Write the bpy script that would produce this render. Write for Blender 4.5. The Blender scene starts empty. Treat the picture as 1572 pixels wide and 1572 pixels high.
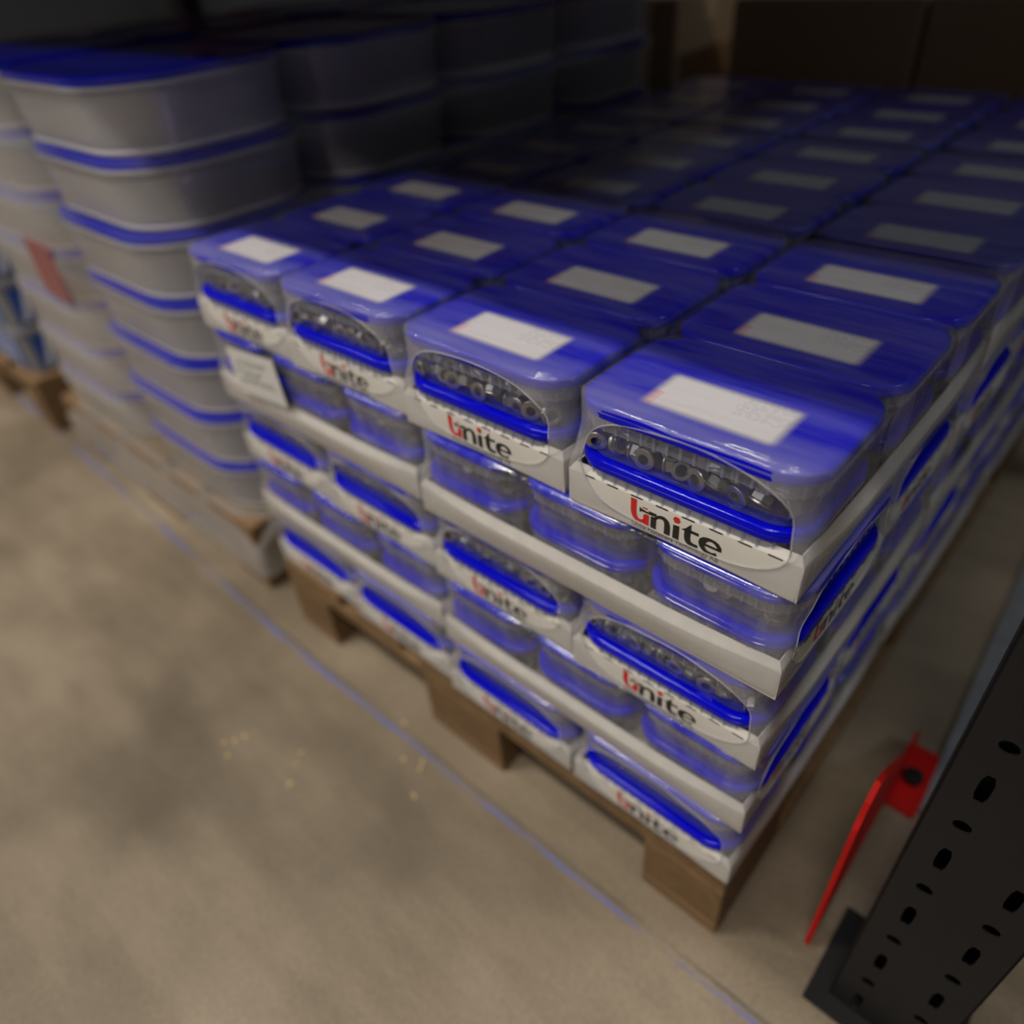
import bpy, bmesh, math, random
from mathutils import Vector, Matrix

R = math.radians
PI = math.pi
sc = bpy.context.scene
COL = sc.collection
random.seed(7)

# ------------------------------------------------------------------ camera
cam_d = bpy.data.cameras.new('camera')
cam = bpy.data.objects.new('camera', cam_d)
COL.objects.link(cam)
CX, CY, CZ = 0.11346, -0.37825, 0.92347
right = Vector((0.74421902, 0.664459, -0.06806092))
down = Vector((0.37519824, -0.50017473, -0.78041753))
fwd = Vector((-0.55259781, 0.55526524, -0.62154339))
m = Matrix.Identity(4)
for i in range(3):
    m[i][0] = right[i]; m[i][1] = -down[i]; m[i][2] = -fwd[i]
m[0][3], m[1][3], m[2][3] = CX, CY, CZ
cam.matrix_world = m
cam_d.sensor_width = 36.0
cam_d.sensor_fit = 'HORIZONTAL'
cam_d.lens = 25.945
cam_d.clip_start = 0.02
cam_d.clip_end = 100
cam_d.dof.use_dof = True
cam_d.dof.focus_distance = 0.535
cam_d.dof.aperture_fstop = 2.0
sc.camera = cam

# ------------------------------------------------------------------ world, lamps, exposure
w = bpy.data.worlds.new('hall_air'); sc.world = w
w.use_nodes = True
bg = w.node_tree.nodes['Background']
bg.inputs[0].default_value = (0.88, 0.92, 1.0, 1)
bg.inputs[1].default_value = 0.08


def area(name, loc, target, sx, sy, power, col=(1, .95, .88)):
    l = bpy.data.lights.new(name, 'AREA')
    l.shape = 'RECTANGLE'; l.size = sx; l.size_y = sy
    l.energy = power; l.color = col
    o = bpy.data.objects.new(name, l); COL.objects.link(o)
    o.location = loc
    o.rotation_euler = (Vector(target) - Vector(loc)).to_track_quat('-Z', 'Y').to_euler()
    return o


LAMPC = (1, .93, .83)
for k, (x, pw) in enumerate(((-5.4, 35), (-1.9, 150), (.28, 90))):            # row over the aisle
    area('aisle_lamp' + ('.%03d' % k if k else ''), (x, -1.60, 4.6), (x, -1.60, 0), 1.2, .2, pw, LAMPC)
for k, (x, pw) in enumerate(((-6.0, 45), (-2.6, 62), (.34, 76))):                        # row over the far side of the hall
    area('hall_lamp' + ('.%03d' % k if k else ''), (x, -3.9, 4.4), (x, -1.5, 0), 1.4, .3, pw, LAMPC)

area('next_aisle_lamp', (3.6, .9, 4.2), (2.6, .8, 0), 1.2, .3, 38, (.72, .86, 1))

sc.view_settings.view_transform = 'Standard'
sc.view_settings.look = 'None'
sc.view_settings.gamma = 1.0
sc.view_settings.use_curve_mapping = False
sc.view_settings.exposure = -0.32
sc.cycles.transparent_max_bounces = 32
sc.cycles.max_bounces = 8
sc.cycles.caustics_reflective = False
sc.cycles.caustics_refractive = False
sc.cycles.sample_clamp_indirect = 4


# ------------------------------------------------------------------ materials
def newmat(name):
    mt = bpy.data.materials.new(name); mt.use_nodes = True
    nt = mt.node_tree
    for n in list(nt.nodes):
        nt.nodes.remove(n)
    out = nt.nodes.new('ShaderNodeOutputMaterial')
    return mt, nt, out


def N(nt, t, **kw):
    n = nt.nodes.new(t)
    for k, v in kw.items():
        if k.startswith('i_'):
            n.inputs[int(k[2:])].default_value = v
        else:
            setattr(n, k, v)
    return n


def principled(name, col, rough=.5, metal=0, noise=None, bump=None, spec=.5, coords='Object'):
    """noise=(scale xyz, amount, second colour)"""
    mt, nt, out = newmat(name)
    p = N(nt, 'ShaderNodeBsdfPrincipled')
    p.inputs['Base Color'].default_value = (*col, 1)
    p.inputs['Roughness'].default_value = rough
    p.inputs['Metallic'].default_value = metal
    p.inputs['Specular IOR Level'].default_value = spec
    nt.links.new(p.outputs[0], out.inputs[0])
    if noise or bump:
        tc = N(nt, 'ShaderNodeTexCoord')
    if noise:
        mp = N(nt, 'ShaderNodeMapping'); mp.inputs['Scale'].default_value = noise[0]
        nt.links.new(tc.outputs[coords], mp.inputs[0])
        nz = N(nt, 'ShaderNodeTexNoise'); nz.inputs['Scale'].default_value = 1; nz.inputs['Detail'].default_value = 6
        nt.links.new(mp.outputs[0], nz.inputs['Vector'])
        cr = N(nt, 'ShaderNodeValToRGB')
        cr.color_ramp.elements[0].position = .5 - noise[1]; cr.color_ramp.elements[1].position = .5 + noise[1]
        cr.color_ramp.elements[0].color = (*noise[2], 1); cr.color_ramp.elements[1].color = (*col, 1)
        nt.links.new(nz.outputs[0], cr.inputs[0])
        nt.links.new(cr.outputs[0], p.inputs['Base Color'])
    if bump:
        mp2 = N(nt, 'ShaderNodeMapping'); mp2.inputs['Scale'].default_value = bump[0]
        nt.links.new(tc.outputs[coords], mp2.inputs[0])
        nz2 = N(nt, 'ShaderNodeTexNoise'); nz2.inputs['Scale'].default_value = 1; nz2.inputs['Detail'].default_value = 4
        nt.links.new(mp2.outputs[0], nz2.inputs['Vector'])
        bp = N(nt, 'ShaderNodeBump'); bp.inputs['Strength'].default_value = bump[1]; bp.inputs['Distance'].default_value = bump[2]
        nt.links.new(nz2.outputs[0], bp.inputs['Height'])
        nt.links.new(bp.outputs[0], p.inputs['Normal'])
    return mt


def clear(name, haze, tint=(.97, .97, .98), haze_col=(.8, .8, .82), rough=.1, fres=1.45, bump=None, hazevar=None, gloss=1.0, transl=.5):
    """thin clear plastic: see-through with a milky share and a glossy skin"""
    mt, nt, out = newmat(name)
    tr = N(nt, 'ShaderNodeBsdfTransparent'); tr.inputs[0].default_value = (*tint, 1)
    df = N(nt, 'ShaderNodeBsdfDiffuse'); df.inputs[0].default_value = (*haze_col, 1)
    tl = N(nt, 'ShaderNodeBsdfTranslucent'); tl.inputs[0].default_value = (*haze_col, 1)
    md = N(nt, 'ShaderNodeMixShader'); md.inputs[0].default_value = transl
    nt.links.new(df.outputs[0], md.inputs[1]); nt.links.new(tl.outputs[0], md.inputs[2])
    m1 = N(nt, 'ShaderNodeMixShader'); m1.inputs[0].default_value = haze
    nt.links.new(tr.outputs[0], m1.inputs[1]); nt.links.new(md.outputs[0], m1.inputs[2])
    gl = N(nt, 'ShaderNodeBsdfGlossy'); gl.inputs['Roughness'].default_value = rough
    gl.inputs[0].default_value = (gloss, gloss, gloss, 1)
    fr = N(nt, 'ShaderNodeLayerWeight'); fr.inputs[0].default_value = .5      # facing: the same from both sides of the sheet
    pw = N(nt, 'ShaderNodeMath', operation='POWER'); pw.inputs[1].default_value = 4
    ma = N(nt, 'ShaderNodeMath', operation='MULTIPLY_ADD'); ma.inputs[1].default_value = .75; ma.inputs[2].default_value = ((fres - 1) / (fres + 1)) ** 2 * 1.6
    nt.links.new(fr.outputs['Facing'], pw.inputs[0]); nt.links.new(pw.outputs[0], ma.inputs[0])
    m2 = N(nt, 'ShaderNodeMixShader')
    nt.links.new(ma.outputs[0], m2.inputs[0]); nt.links.new(m1.outputs[0], m2.inputs[1]); nt.links.new(gl.outputs[0], m2.inputs[2])
    nt.links.new(m2.outputs[0], out.inputs[0])
    tc = N(nt, 'ShaderNodeTexCoord')
    if hazevar:
        mp = N(nt, 'ShaderNodeMapping'); mp.inputs['Scale'].default_value = hazevar[0]
        nt.links.new(tc.outputs['Object'], mp.inputs[0])
        nz = N(nt, 'ShaderNodeTexNoise'); nz.inputs['Scale'].default_value = 1; nz.inputs['Detail'].default_value = 3
        nt.links.new(mp.outputs[0], nz.inputs['Vector'])
        mr = N(nt, 'ShaderNodeMapRange'); mr.inputs[1].default_value = .3; mr.inputs[2].default_value = .7
        mr.inputs[3].default_value = hazevar[1]; mr.inputs[4].default_value = hazevar[2]
        nt.links.new(nz.outputs[0], mr.inputs[0]); nt.links.new(mr.outputs[0], m1.inputs[0])
    if bump:
        mp2 = N(nt, 'ShaderNodeMapping'); mp2.inputs['Scale'].default_value = bump[0]
        nt.links.new(tc.outputs['Object'], mp2.inputs[0])
        nz2 = N(nt, 'ShaderNodeTexNoise'); nz2.inputs['Scale'].default_value = 1; nz2.inputs['Detail'].default_value = 3
        nt.links.new(mp2.outputs[0], nz2.inputs['Vector'])
        bp = N(nt, 'ShaderNodeBump'); bp.inputs['Strength'].default_value = bump[1]; bp.inputs['Distance'].default_value = bump[2]
        nt.links.new(nz2.outputs[0], bp.inputs['Height'])
        for s in (gl, fr):
            nt.links.new(bp.outputs[0], s.inputs['Normal'])
    return mt


def lid_material(name, col, rough=.22, transl=.25):
    mt, nt, out = newmat(name)
    p = N(nt, 'ShaderNodeBsdfPrincipled')
    p.inputs['Base Color'].default_value = (*col, 1); p.inputs['Roughness'].default_value = rough
    p.inputs['Specular IOR Level'].default_value = .35
    t = N(nt, 'ShaderNodeBsdfTranslucent'); t.inputs[0].default_value = (*col, 1)
    mx = N(nt, 'ShaderNodeMixShader'); mx.inputs[0].default_value = transl
    nt.links.new(p.outputs[0], mx.inputs[1]); nt.links.new(t.outputs[0], mx.inputs[2])
    nt.links.new(mx.outputs[0], out.inputs[0])
    return mt


def label_material():
    """paper seen through the frosted lid: soft outline, grey print, reddish end"""
    mt, nt, out = newmat('lid_label_paper')
    tc = N(nt, 'ShaderNodeTexCoord')
    sp = N(nt, 'ShaderNodeSeparateXYZ'); nt.links.new(tc.outputs['Object'], sp.inputs[0])

    def M(op, a, b=None, c=None):
        n = N(nt, 'ShaderNodeMath', operation=op)
        for k, v in enumerate((a, b, c)):
            if v is None: continue
            if isinstance(v, (int, float)): n.inputs[k].default_value = v
            else: nt.links.new(v, n.inputs[k])
        return n.outputs[0]

    def soft(s, half, edge):
        d = M('SUBTRACT', half, M('ABSOLUTE', s))
        r = N(nt, 'ShaderNodeMapRange', interpolation_type='SMOOTHSTEP')
        nt.links.new(d, r.inputs[0]); r.inputs[1].default_value = 0; r.inputs[2].default_value = edge
        return r.outputs[0]
    x, y = sp.outputs[0], sp.outputs[1]
    alpha = M('MULTIPLY', M('MULTIPLY', soft(x, .055, .010), soft(y, .0285, .010)), .93)
    nz = N(nt, 'ShaderNodeTexNoise'); nz.inputs['Scale'].default_value = 1; nz.inputs['Detail'].default_value = 3
    mp = N(nt, 'ShaderNodeMapping'); mp.inputs['Scale'].default_value = (260, 190, 1)
    nt.links.new(tc.outputs['Object'], mp.inputs[0]); nt.links.new(mp.outputs[0], nz.inputs['Vector'])
    tx = M('MULTIPLY', M('GREATER_THAN', x, .008), M('GREATER_THAN', y, -.004))
    ink = M('MULTIPLY', M('MULTIPLY', tx, M('SMOOTH_MIN', M('GREATER_THAN', nz.outputs[0], .48), 1, .1)), .16)
    mixc = N(nt, 'ShaderNodeMix', data_type='RGBA'); mixc.inputs[6].default_value = (.66, .64, .66, 1); mixc.inputs[7].default_value = (.25, .27, .3, 1)
    nt.links.new(ink, mixc.inputs[0])
    red = M('MULTIPLY', M('LESS_THAN', x, -.043), M('LESS_THAN', y, -.004))
    mix2 = N(nt, 'ShaderNodeMix', data_type='RGBA'); mix2.inputs[7].default_value = (.72, .35, .36, 1)
    nt.links.new(M('MULTIPLY', red, .6), mix2.inputs[0]); nt.links.new(mixc.outputs[2], mix2.inputs[6])
    d = N(nt, 'ShaderNodeBsdfDiffuse'); nt.links.new(mix2.outputs[2], d.inputs[0])
    t = N(nt, 'ShaderNodeBsdfTransparent')
    mx = N(nt, 'ShaderNodeMixShader'); nt.links.new(alpha, mx.inputs[0])
    nt.links.new(t.outputs[0], mx.inputs[1]); nt.links.new(d.outputs[0], mx.inputs[2])
    nt.links.new(mx.outputs[0], out.inputs[0])
    return mt


def floor_material():
    mt, nt, out = newmat('concrete_floor')
    p = N(nt, 'ShaderNodeBsdfPrincipled'); p.inputs['Roughness'].default_value = .55
    p.inputs['Specular IOR Level'].default_value = .3
    nt.links.new(p.outputs[0], out.inputs[0])
    tc = N(nt, 'ShaderNodeTexCoord')

    def noise(scale, detail=5, rot=0, rough=.55):
        mp = N(nt, 'ShaderNodeMapping'); mp.inputs['Scale'].default_value = scale; mp.inputs['Rotation'].default_value = (0, 0, rot)
        nt.links.new(tc.outputs['Object'], mp.inputs[0])
        nz = N(nt, 'ShaderNodeTexNoise'); nz.inputs['Scale'].default_value = 1; nz.inputs['Detail'].default_value = detail
        nz.inputs['Roughness'].default_value = rough
        nt.links.new(mp.outputs[0], nz.inputs['Vector']); return nz.outputs[0]

    def ramp(s, p0, c0, p1, c1):
        cr = N(nt, 'ShaderNodeValToRGB')
        cr.color_ramp.elements[0].position = p0; cr.color_ramp.elements[0].color = (*c0, 1)
        cr.color_ramp.elements[1].position = p1; cr.color_ramp.elements[1].color = (*c1, 1)
        nt.links.new(s, cr.inputs[0]); return cr.outputs[0]

    def mixc(f, a, b):
        n = N(nt, 'ShaderNodeMix', data_type='RGBA')
        for s, k in ((f, 0), (a, 6), (b, 7)):
            if isinstance(s, (tuple, list)): n.inputs[k].default_value = (*s, 1)
            elif isinstance(s, (int, float)): n.inputs[k].default_value = s
            else: nt.links.new(s, n.inputs[k])
        return n.outputs[2]

    def M(op, a, b=None):
        n = N(nt, 'ShaderNodeMath', operation=op)
        for k, v in enumerate((a, b)):
            if v is None: continue
            if isinstance(v, (int, float)): n.inputs[k].default_value = v
            else: nt.links.new(v, n.inputs[k])
        return n.outputs[0]
    base = ramp(noise((1.8, 1.8, 1), 4), .30, (.125, .098, .066), .64, (.31, .250, .178))
    streak = ramp(noise((2.2, 9, 1), rot=R(-35)), .42, (.62, .60, .57), .58, (1, 1, 1))
    c = N(nt, 'ShaderNodeMix', data_type='RGBA', blend_type='MULTIPLY'); c.inputs[0].default_value = .55
    nt.links.new(base, c.inputs[6]); nt.links.new(streak, c.inputs[7])
    fine = ramp(noise((160, 160, 1), 2), .3, (.8, .8, .8), .7, (1.05, 1.05, 1.05))
    c2 = N(nt, 'ShaderNodeMix', data_type='RGBA', blend_type='MULTIPLY'); c2.inputs[0].default_value = .8
    nt.links.new(c.outputs[2], c2.inputs[6]); nt.links.new(fine, c2.inputs[7])
    # blue chalk line and thin dark saw joint that run along the pallet fronts
    sp = N(nt, 'ShaderNodeSeparateXYZ'); nt.links.new(tc.outputs['Object'], sp.inputs[0])
    wob = M('MULTIPLY', M('SUBTRACT', noise((3.5, .01, 1), 3), .5), .008)
    yy = M('ADD', M('SUBTRACT', sp.outputs[1], M('MULTIPLY', M('MAXIMUM', M('SUBTRACT', -.8, sp.outputs[0]), 0), .040)), wob)
    chalk = M('LESS_THAN', M('ABSOLUTE', M('ADD', yy, .046)), .0030)
    chalk = M('MULTIPLY', chalk, M('MULTIPLY', ramp(noise((7, 30, 1), 4), .36, (0, 0, 0), .6, (1, 1, 1)), .75))
    joint = M('LESS_THAN', M('ABSOLUTE', M('ADD', yy, .038)), .0026)
    joint = M('MULTIPLY', joint, M('MULTIPLY', ramp(noise((5, 30, 1), 4), .3, (0, 0, 0), .6, (1, 1, 1)), .7))
    c3 = mixc(chalk, c2.outputs[2], (.07, .12, .46))
    c4 = mixc(joint, c3, (.06, .055, .05))
    nt.links.new(c4, p.inputs['Base Color'])
    bp = N(nt, 'ShaderNodeBump'); bp.inputs['Strength'].default_value = .25; bp.inputs['Distance'].default_value = .002
    nt.links.new(noise((60, 60, 1), 4), bp.inputs['Height']); nt.links.new(bp.outputs[0], p.inputs['Normal'])
    return mt


MAT = {}
MAT['floor'] = floor_material()
MAT['wall'] = principled('painted_wall', (.23, .23, .24), .8, noise=((.6, .6, .6), .2, (.16, .16, .17)))
MAT['card'] = principled('white_cardboard', (.54, .515, .478), .5, noise=((30, 30, 30), .3, (.50, .475, .44)), bump=((400, 400, 400), .12, .0004))
MAT['slit'] = principled('tray_slit', (.05, .045, .035), .9)
MAT['logo_black'] = principled('black_ink', (.012, .012, .01), .5)
MAT['logo_red'] = principled('red_ink', (.52, .015, .012), .5)
MAT['lid'] = lid_material('blue_lid_plastic', (.001, .002, .66), .13, .28)
MAT['body'] = clear('clear_box_plastic', .10, tint=(.90, .92, .96), haze_col=(.62, .66, .74), rough=.12)
MAT['collar'] = clear('ribbed_collar_plastic', .24, tint=(.88, .90, .95), haze_col=(.62, .66, .74), rough=.15)
MAT['label'] = label_material()
def film_material():
    """one sheet: clearer over the lids, milkier and more creased towards the shrunken ends (object space of the sleeve)"""
    mt = clear('shrink_film', .12, haze_col=(.74, .73, .75), rough=.12, fres=1.42, transl=.3, bump=((7, 230, 90), .3, .0022))
    nt = mt.node_tree
    m1 = [n for n in nt.nodes if n.type == 'MIX_SHADER' and n.inputs[1].links[0].from_node.type == 'BSDF_TRANSPARENT'][0]
    bp = [n for n in nt.nodes if n.type == 'BUMP'][0]
    tc = N(nt, 'ShaderNodeTexCoord'); sp = N(nt, 'ShaderNodeSeparateXYZ'); nt.links.new(tc.outputs['Object'], sp.inputs[0])

    def mth(op, a, b):
        n = N(nt, 'ShaderNodeMath', operation=op)
        for k, v in enumerate((a, b)):
            if isinstance(v, (int, float)): n.inputs[k].default_value = v
            else: nt.links.new(v, n.inputs[k])
        return n.outputs[0]

    def mr(src, a, b, c, d):
        n = N(nt, 'ShaderNodeMapRange', interpolation_type='SMOOTHSTEP')
        nt.links.new(src, n.inputs[0])
        for k, v in enumerate((a, b, c, d)): n.inputs[k + 1].default_value = v
        return n.outputs[0]
    y, z = sp.outputs[1], sp.outputs[2]
    dist = mth('MINIMUM', y, mth('SUBTRACT', .4, y))
    end = mr(dist, .050, .004, 0, 1)
    top = mr(z, .092, .0995, 0, 1)
    mp = N(nt, 'ShaderNodeMapping'); mp.inputs['Scale'].default_value = (9, 60, 25); nt.links.new(tc.outputs['Object'], mp.inputs[0])
    nz = N(nt, 'ShaderNodeTexNoise'); nz.inputs['Scale'].default_value = 1; nt.links.new(mp.outputs[0], nz.inputs['Vector'])
    h = mth('ADD', mth('ADD', mr(nz.outputs[0], .3, .7, .05, .13), mth('MULTIPLY', end, .15)), mth('MULTIPLY', top, -.025))
    nt.links.new(h, m1.inputs[0])
    nt.links.new(mth('ADD', .16, mth('MULTIPLY', end, .75)), bp.inputs['Strength'])
    return mt


MAT['film'] = film_material()
MAT['film_rim'] = clear('film_edge', .4, haze_col=(.9, .9, .9), rough=.12, fres=1.6)
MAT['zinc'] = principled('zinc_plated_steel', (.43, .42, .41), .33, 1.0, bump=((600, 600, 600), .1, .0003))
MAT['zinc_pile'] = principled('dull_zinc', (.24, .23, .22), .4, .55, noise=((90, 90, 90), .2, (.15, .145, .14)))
MAT['wood'] = principled('pallet_wood', (.215, .125, .052), .75, noise=((6, 60, 60), .25, (.125, .07, .028)), bump=((8, 120, 120), .4, .001))
MAT['wood_x'] = principled('pallet_wood_cross', (.205, .12, .05), .75, noise=((60, 6, 60), .25, (.12, .067, .027)), bump=((120, 8, 120), .4, .001))
MAT['block'] = principled('pressed_chip_block', (.19, .11, .045), .85, noise=((60, 60, 60), .3, (.115, .063, .025)), bump=((150, 150, 150), .5, .001))
MAT['tub'] = clear('milky_tub_plastic', .72, tint=(.9, .9, .92), haze_col=(.66, .66, .68), rough=.16, transl=.3)
MAT['tub_lid'] = lid_material('blue_tub_lid_plastic', (.004, .01, .55), .2)
MAT['tub_foot'] = principled('lit_tub_foot', (.78, .77, .76), .3)  # thick base edge, whitened to paint in the light it catches


def wrap_material():
    mt = clear('stretch_wrap', .1, haze_col=(.66, .63, .60), rough=.12, fres=1.5, transl=.3, bump=((7, 7, 40), .45, .003))
    nt = mt.node_tree
    m1 = [n for n in nt.nodes if n.type == 'MIX_SHADER' and n.inputs[1].links[0].from_node.type == 'BSDF_TRANSPARENT'][0]
    tc = N(nt, 'ShaderNodeTexCoord'); sp = N(nt, 'ShaderNodeSeparateXYZ'); nt.links.new(tc.outputs['Object'], sp.inputs[0])

    def mr(src, a, b, c, d):
        n = N(nt, 'ShaderNodeMapRange', interpolation_type='SMOOTHSTEP')
        nt.links.new(src, n.inputs[0])
        for k, v in enumerate((a, b, c, d)): n.inputs[k + 1].default_value = v
        return n.outputs[0]

    def mth(op, a, b):
        n = N(nt, 'ShaderNodeMath', operation=op)
        for k, v in enumerate((a, b)):
            if isinstance(v, (int, float)): n.inputs[k].default_value = v
            else: nt.links.new(v, n.inputs[k])
        return n.outputs[0]
    mp = N(nt, 'ShaderNodeMapping'); mp.inputs['Scale'].default_value = (3, 3, 14); nt.links.new(tc.outputs['Object'], mp.inputs[0])
    nz = N(nt, 'ShaderNodeTexNoise'); nz.inputs['Scale'].default_value = 1; nt.links.new(mp.outputs[0], nz.inputs['Vector'])
    far = mr(sp.outputs[0], -1.06, -1.42, 0, .42)          # more turns of film towards the far side
    low = mr(sp.outputs[2], .20, .13, 0, .45)             # and round the pallet
    v = mth('ADD', mth('MAXIMUM', far, low), mr(nz.outputs[0], .3, .7, .0, .09))
    nt.links.new(v, m1.inputs[0])
    return mt


MAT['wrap'] = wrap_material()
MAT['steel_dark'] = principled('dark_painted_steel', (.010, .010, .011), .5, 0, spec=.25, noise=((20, 20, 6), .3, (.007, .007, .008)))
MAT['galv'] = principled('galvanised_steel', (.42, .44, .46), .45, .7, noise=((30, 30, 30), .25, (.3, .32, .34)))
MAT['red'] = principled('red_painted_steel', (.50, .006, .004), .7, spec=.15, noise=((40, 40, 40), .3, (.42, .01, .008)))
MAT['beam'] = principled('beam_paint', (.45, .13, .02), .45)
MAT['paper'] = principled('white_paper', (.55, .54, .52), .7)
MAT['ink_grey'] = principled('grey_handwriting', (.05, .05, .055), .8)
MAT['carton'] = principled('brown_carton', (.36, .24, .13), .8, noise=((5, 5, 5), .3, (.3, .195, .105)))
MAT['tape'] = principled('packing_tape', (.45, .33, .18), .3)
MAT['crate'] = clear('grey_crate_plastic', .8, haze_col=(.45, .47, .52), rough=.25)
MAT['print_blue'] = principled('blue_print', (.02, .07, .33), .5)
MAT['print_white'] = principled('white_print', (.6, .64, .7), .5)
MAT['chip'] = principled('wood_chip', (.52, .37, .16), .8)
MAT['redsheet'] = clear('red_sticker_film', .75, haze_col=(.50, .10, .12), rough=.3)


# ------------------------------------------------------------------ mesh helpers
class MB:
    def __init__(s):
        s.v = []; s.f = []; s.mi = []

    def add(s, verts, faces, mi=0):
        o = len(s.v); s.v += [tuple(v) for v in verts]
        s.f += [tuple(i + o for i in f) for f in faces]; s.mi += [mi] * len(faces)

    def box(s, x0, x1, y0, y1, z0, z1, mi=0):
        s.add([(x0, y0, z0), (x1, y0, z0), (x1, y1, z0), (x0, y1, z0), (x0, y0, z1), (x1, y0, z1), (x1, y1, z1), (x0, y1, z1)],
              [(0, 3, 2, 1), (4, 5, 6, 7), (0, 1, 5, 4), (1, 2, 6, 5), (2, 3, 7, 6), (3, 0, 4, 7)], mi)

    def loft(s, rings, cap0=False, cap1=False, closed=True, mi=0):
        n = len(rings[0]); vs = [p for r in rings for p in r]; fs = []
        for k in range(len(rings) - 1):
            for i in range(n if closed else n - 1):
                j = (i + 1) % n
                fs.append((k * n + i, k * n + j, (k + 1) * n + j, (k + 1) * n + i))
        if cap0: fs.append(tuple(range(n - 1, -1, -1)))
        if cap1: fs.append(tuple((len(rings) - 1) * n + i for i in range(n)))
        s.add(vs, fs, mi)

    def tube(s, pts, r, seg=6, closed=False):
        n = len(pts); rings = []
        for i in range(n):
            a = Vector(pts[i - 1] if (i > 0 or closed) else pts[i]); b = Vector(pts[(i + 1) % n] if (i < n - 1 or closed) else pts[i])
            t = (b - a).normalized()
            u = t.cross(Vector((0, 0, 1)))
            if u.length < .05: u = t.cross(Vector((1, 0, 0)))
            u.normalize(); q = t.cross(u)
            rr = r[i] if isinstance(r, (list, tuple)) else r
            rings.append([Vector(pts[i]) + rr * (math.cos(2 * PI * k / seg) * u + math.sin(2 * PI * k / seg) * q) for k in range(seg)])
        if closed: rings.append(rings[0])
        s.loft(rings, not closed, not closed)

    def mesh(s, name, mats, smooth=False, sharp=None):
        me = bpy.data.meshes.new(name)
        me.from_pydata(s.v, [], s.f)
        for mt in (mats if isinstance(mats, (list, tuple)) else [mats]):
            me.materials.append(MAT[mt])
        me.polygons.foreach_set('material_index', s.mi)
        if smooth:
            me.polygons.foreach_set('use_smooth', [True] * len(me.polygons))
        me.update()
        if smooth:
            me.set_sharp_from_angle(angle=R(sharp or 40))
        return me


def ob(name, me, parent=None, loc=(0, 0, 0), rz=0.0):
    o = bpy.data.objects.new(name, me)
    COL.objects.link(o)
    if parent: o.parent = parent
    o.location = loc
    if rz: o.rotation_euler = (0, 0, rz)
    return o


def tag(o, label, cat, group=None, kind=None):
    if label: o['label'] = label
    if cat: o['category'] = cat
    if group: o['group'] = group
    if kind: o['kind'] = kind
    return o


def rrect(hx, hy, r, z, seg=7, cx=0, cy=0):
    pts = []
    for k, (sx, sy) in enumerate(((1, 1), (-1, 1), (-1, -1), (1, -1))):
        for i in range(seg + 1):
            a = PI / 2 * k + PI / 2 * i / seg
            pts.append((cx + sx * (hx - r) + r * math.cos(a), cy + sy * (hy - r) + r * math.sin(a), z))
    return pts


# ------------------------------------------------------------------ setting
mb = MB(); mb.box(-16, 4, -4, 8, -.05, 0)
tag(ob('floor', mb.mesh('floor', 'floor')), 'beige stained concrete warehouse floor with a blue chalk line', 'floor', kind='structure')
mb = MB(); mb.box(-16, 4, 8, 8.2, -.05, 5.5)
tag(ob('wall_back', mb.mesh('wall_back', 'wall')), 'dull grey back wall of the warehouse', 'wall', kind='structure')
mb = MB(); mb.box(-16.2, -16, -4, 8.2, -.05, 5.5)
tag(ob('wall_left', mb.mesh('wall_left', 'wall')), 'dull grey end wall of the warehouse', 'wall', kind='structure')


# ------------------------------------------------------------------ pallets (800 x 1200)
def build_pallet(x1, y0, label):
    """x1: right side, y0: front; 800 wide in x, 1200 deep in y"""
    root = bpy.data.objects.new('wooden_pallet', None); COL.objects.link(root)
    root.location = (x1 - .4, y0, 0)
    tag(root, label, 'pallet', 'wooden pallets')
    return root


def bar_mesh(name, lx, ly, lz, mat, bev=.002):
    mb = MB(); hx, hy = lx / 2, ly / 2
    mb.loft([rrect(hx - bev, hy - bev, .001, 0, 1), rrect(hx, hy, .002, bev, 1), rrect(hx, hy, .002, lz - bev, 1), rrect(hx - bev, hy - bev, .001, lz, 1)], True, True)
    return mb.mesh(name, mat)


PB = dict(wide=bar_mesh('deck_board', .145, 1.2, .022, 'wood'), narrow=bar_mesh('deck_board', .1, 1.2, .022, 'wood'),
          cross=bar_mesh('stringer_board', .8, .145, .022, 'wood_x'),
          blkw=bar_mesh('block', .145, .145, .078, 'block'), blk=bar_mesh('block', .1, .145, .078, 'block'),
          blkc=bar_mesh('block', .145, .1, .078, 'block'),
          botw=bar_mesh('bottom_board', .145, 1.2, .022, 'wood'), botn=bar_mesh('bottom_board', .1, 1.2, .022, 'wood'))


def pallet(x1, y0, label):
    root = build_pallet(x1, y0, label)
    for x, k in ((-.3275, 'wide'), (-.165, 'narrow'), (0, 'wide'), (.165, 'narrow'), (.3275, 'wide')):
        ob('deck_board', PB[k], root, (x, .6, .122))
    for y in (.0725, .6, 1.1275):
        ob('stringer_board', PB['cross'], root, (0, y, .100))
        for x, k in ((-.35, 'blk'), (0, 'blkw'), (.35, 'blk')):
            ob('block', PB[k], root, (x, y, .022))
    for x, k in ((-.35, 'botn'), (0, 'botw'), (.35, 'botn')):
        ob('bottom_board', PB[k], root, (x, .6, 0))
    return root


PAL = .144
pallet(0, 0.004, 'wooden pallet under the tall block of blue-lidded boxes in white trays')
pallet(-.91, 0.01, 'wooden pallet wrapped in film under the milky white tubs')
pallet(-1.835, -.005, 'wooden pallet under the blue and white printed crates')

# ------------------------------------------------------------------ box parts (shared meshes)
BX, BY = .0962, .0655        # half size of a lid
BH = .0475                   # stacking height of a box
BR = .032


def inset(hx, hy, r, d, z, seg=7):
    return rrect(hx - d, hy - d, max(r - d, .004), z, seg)


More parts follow.
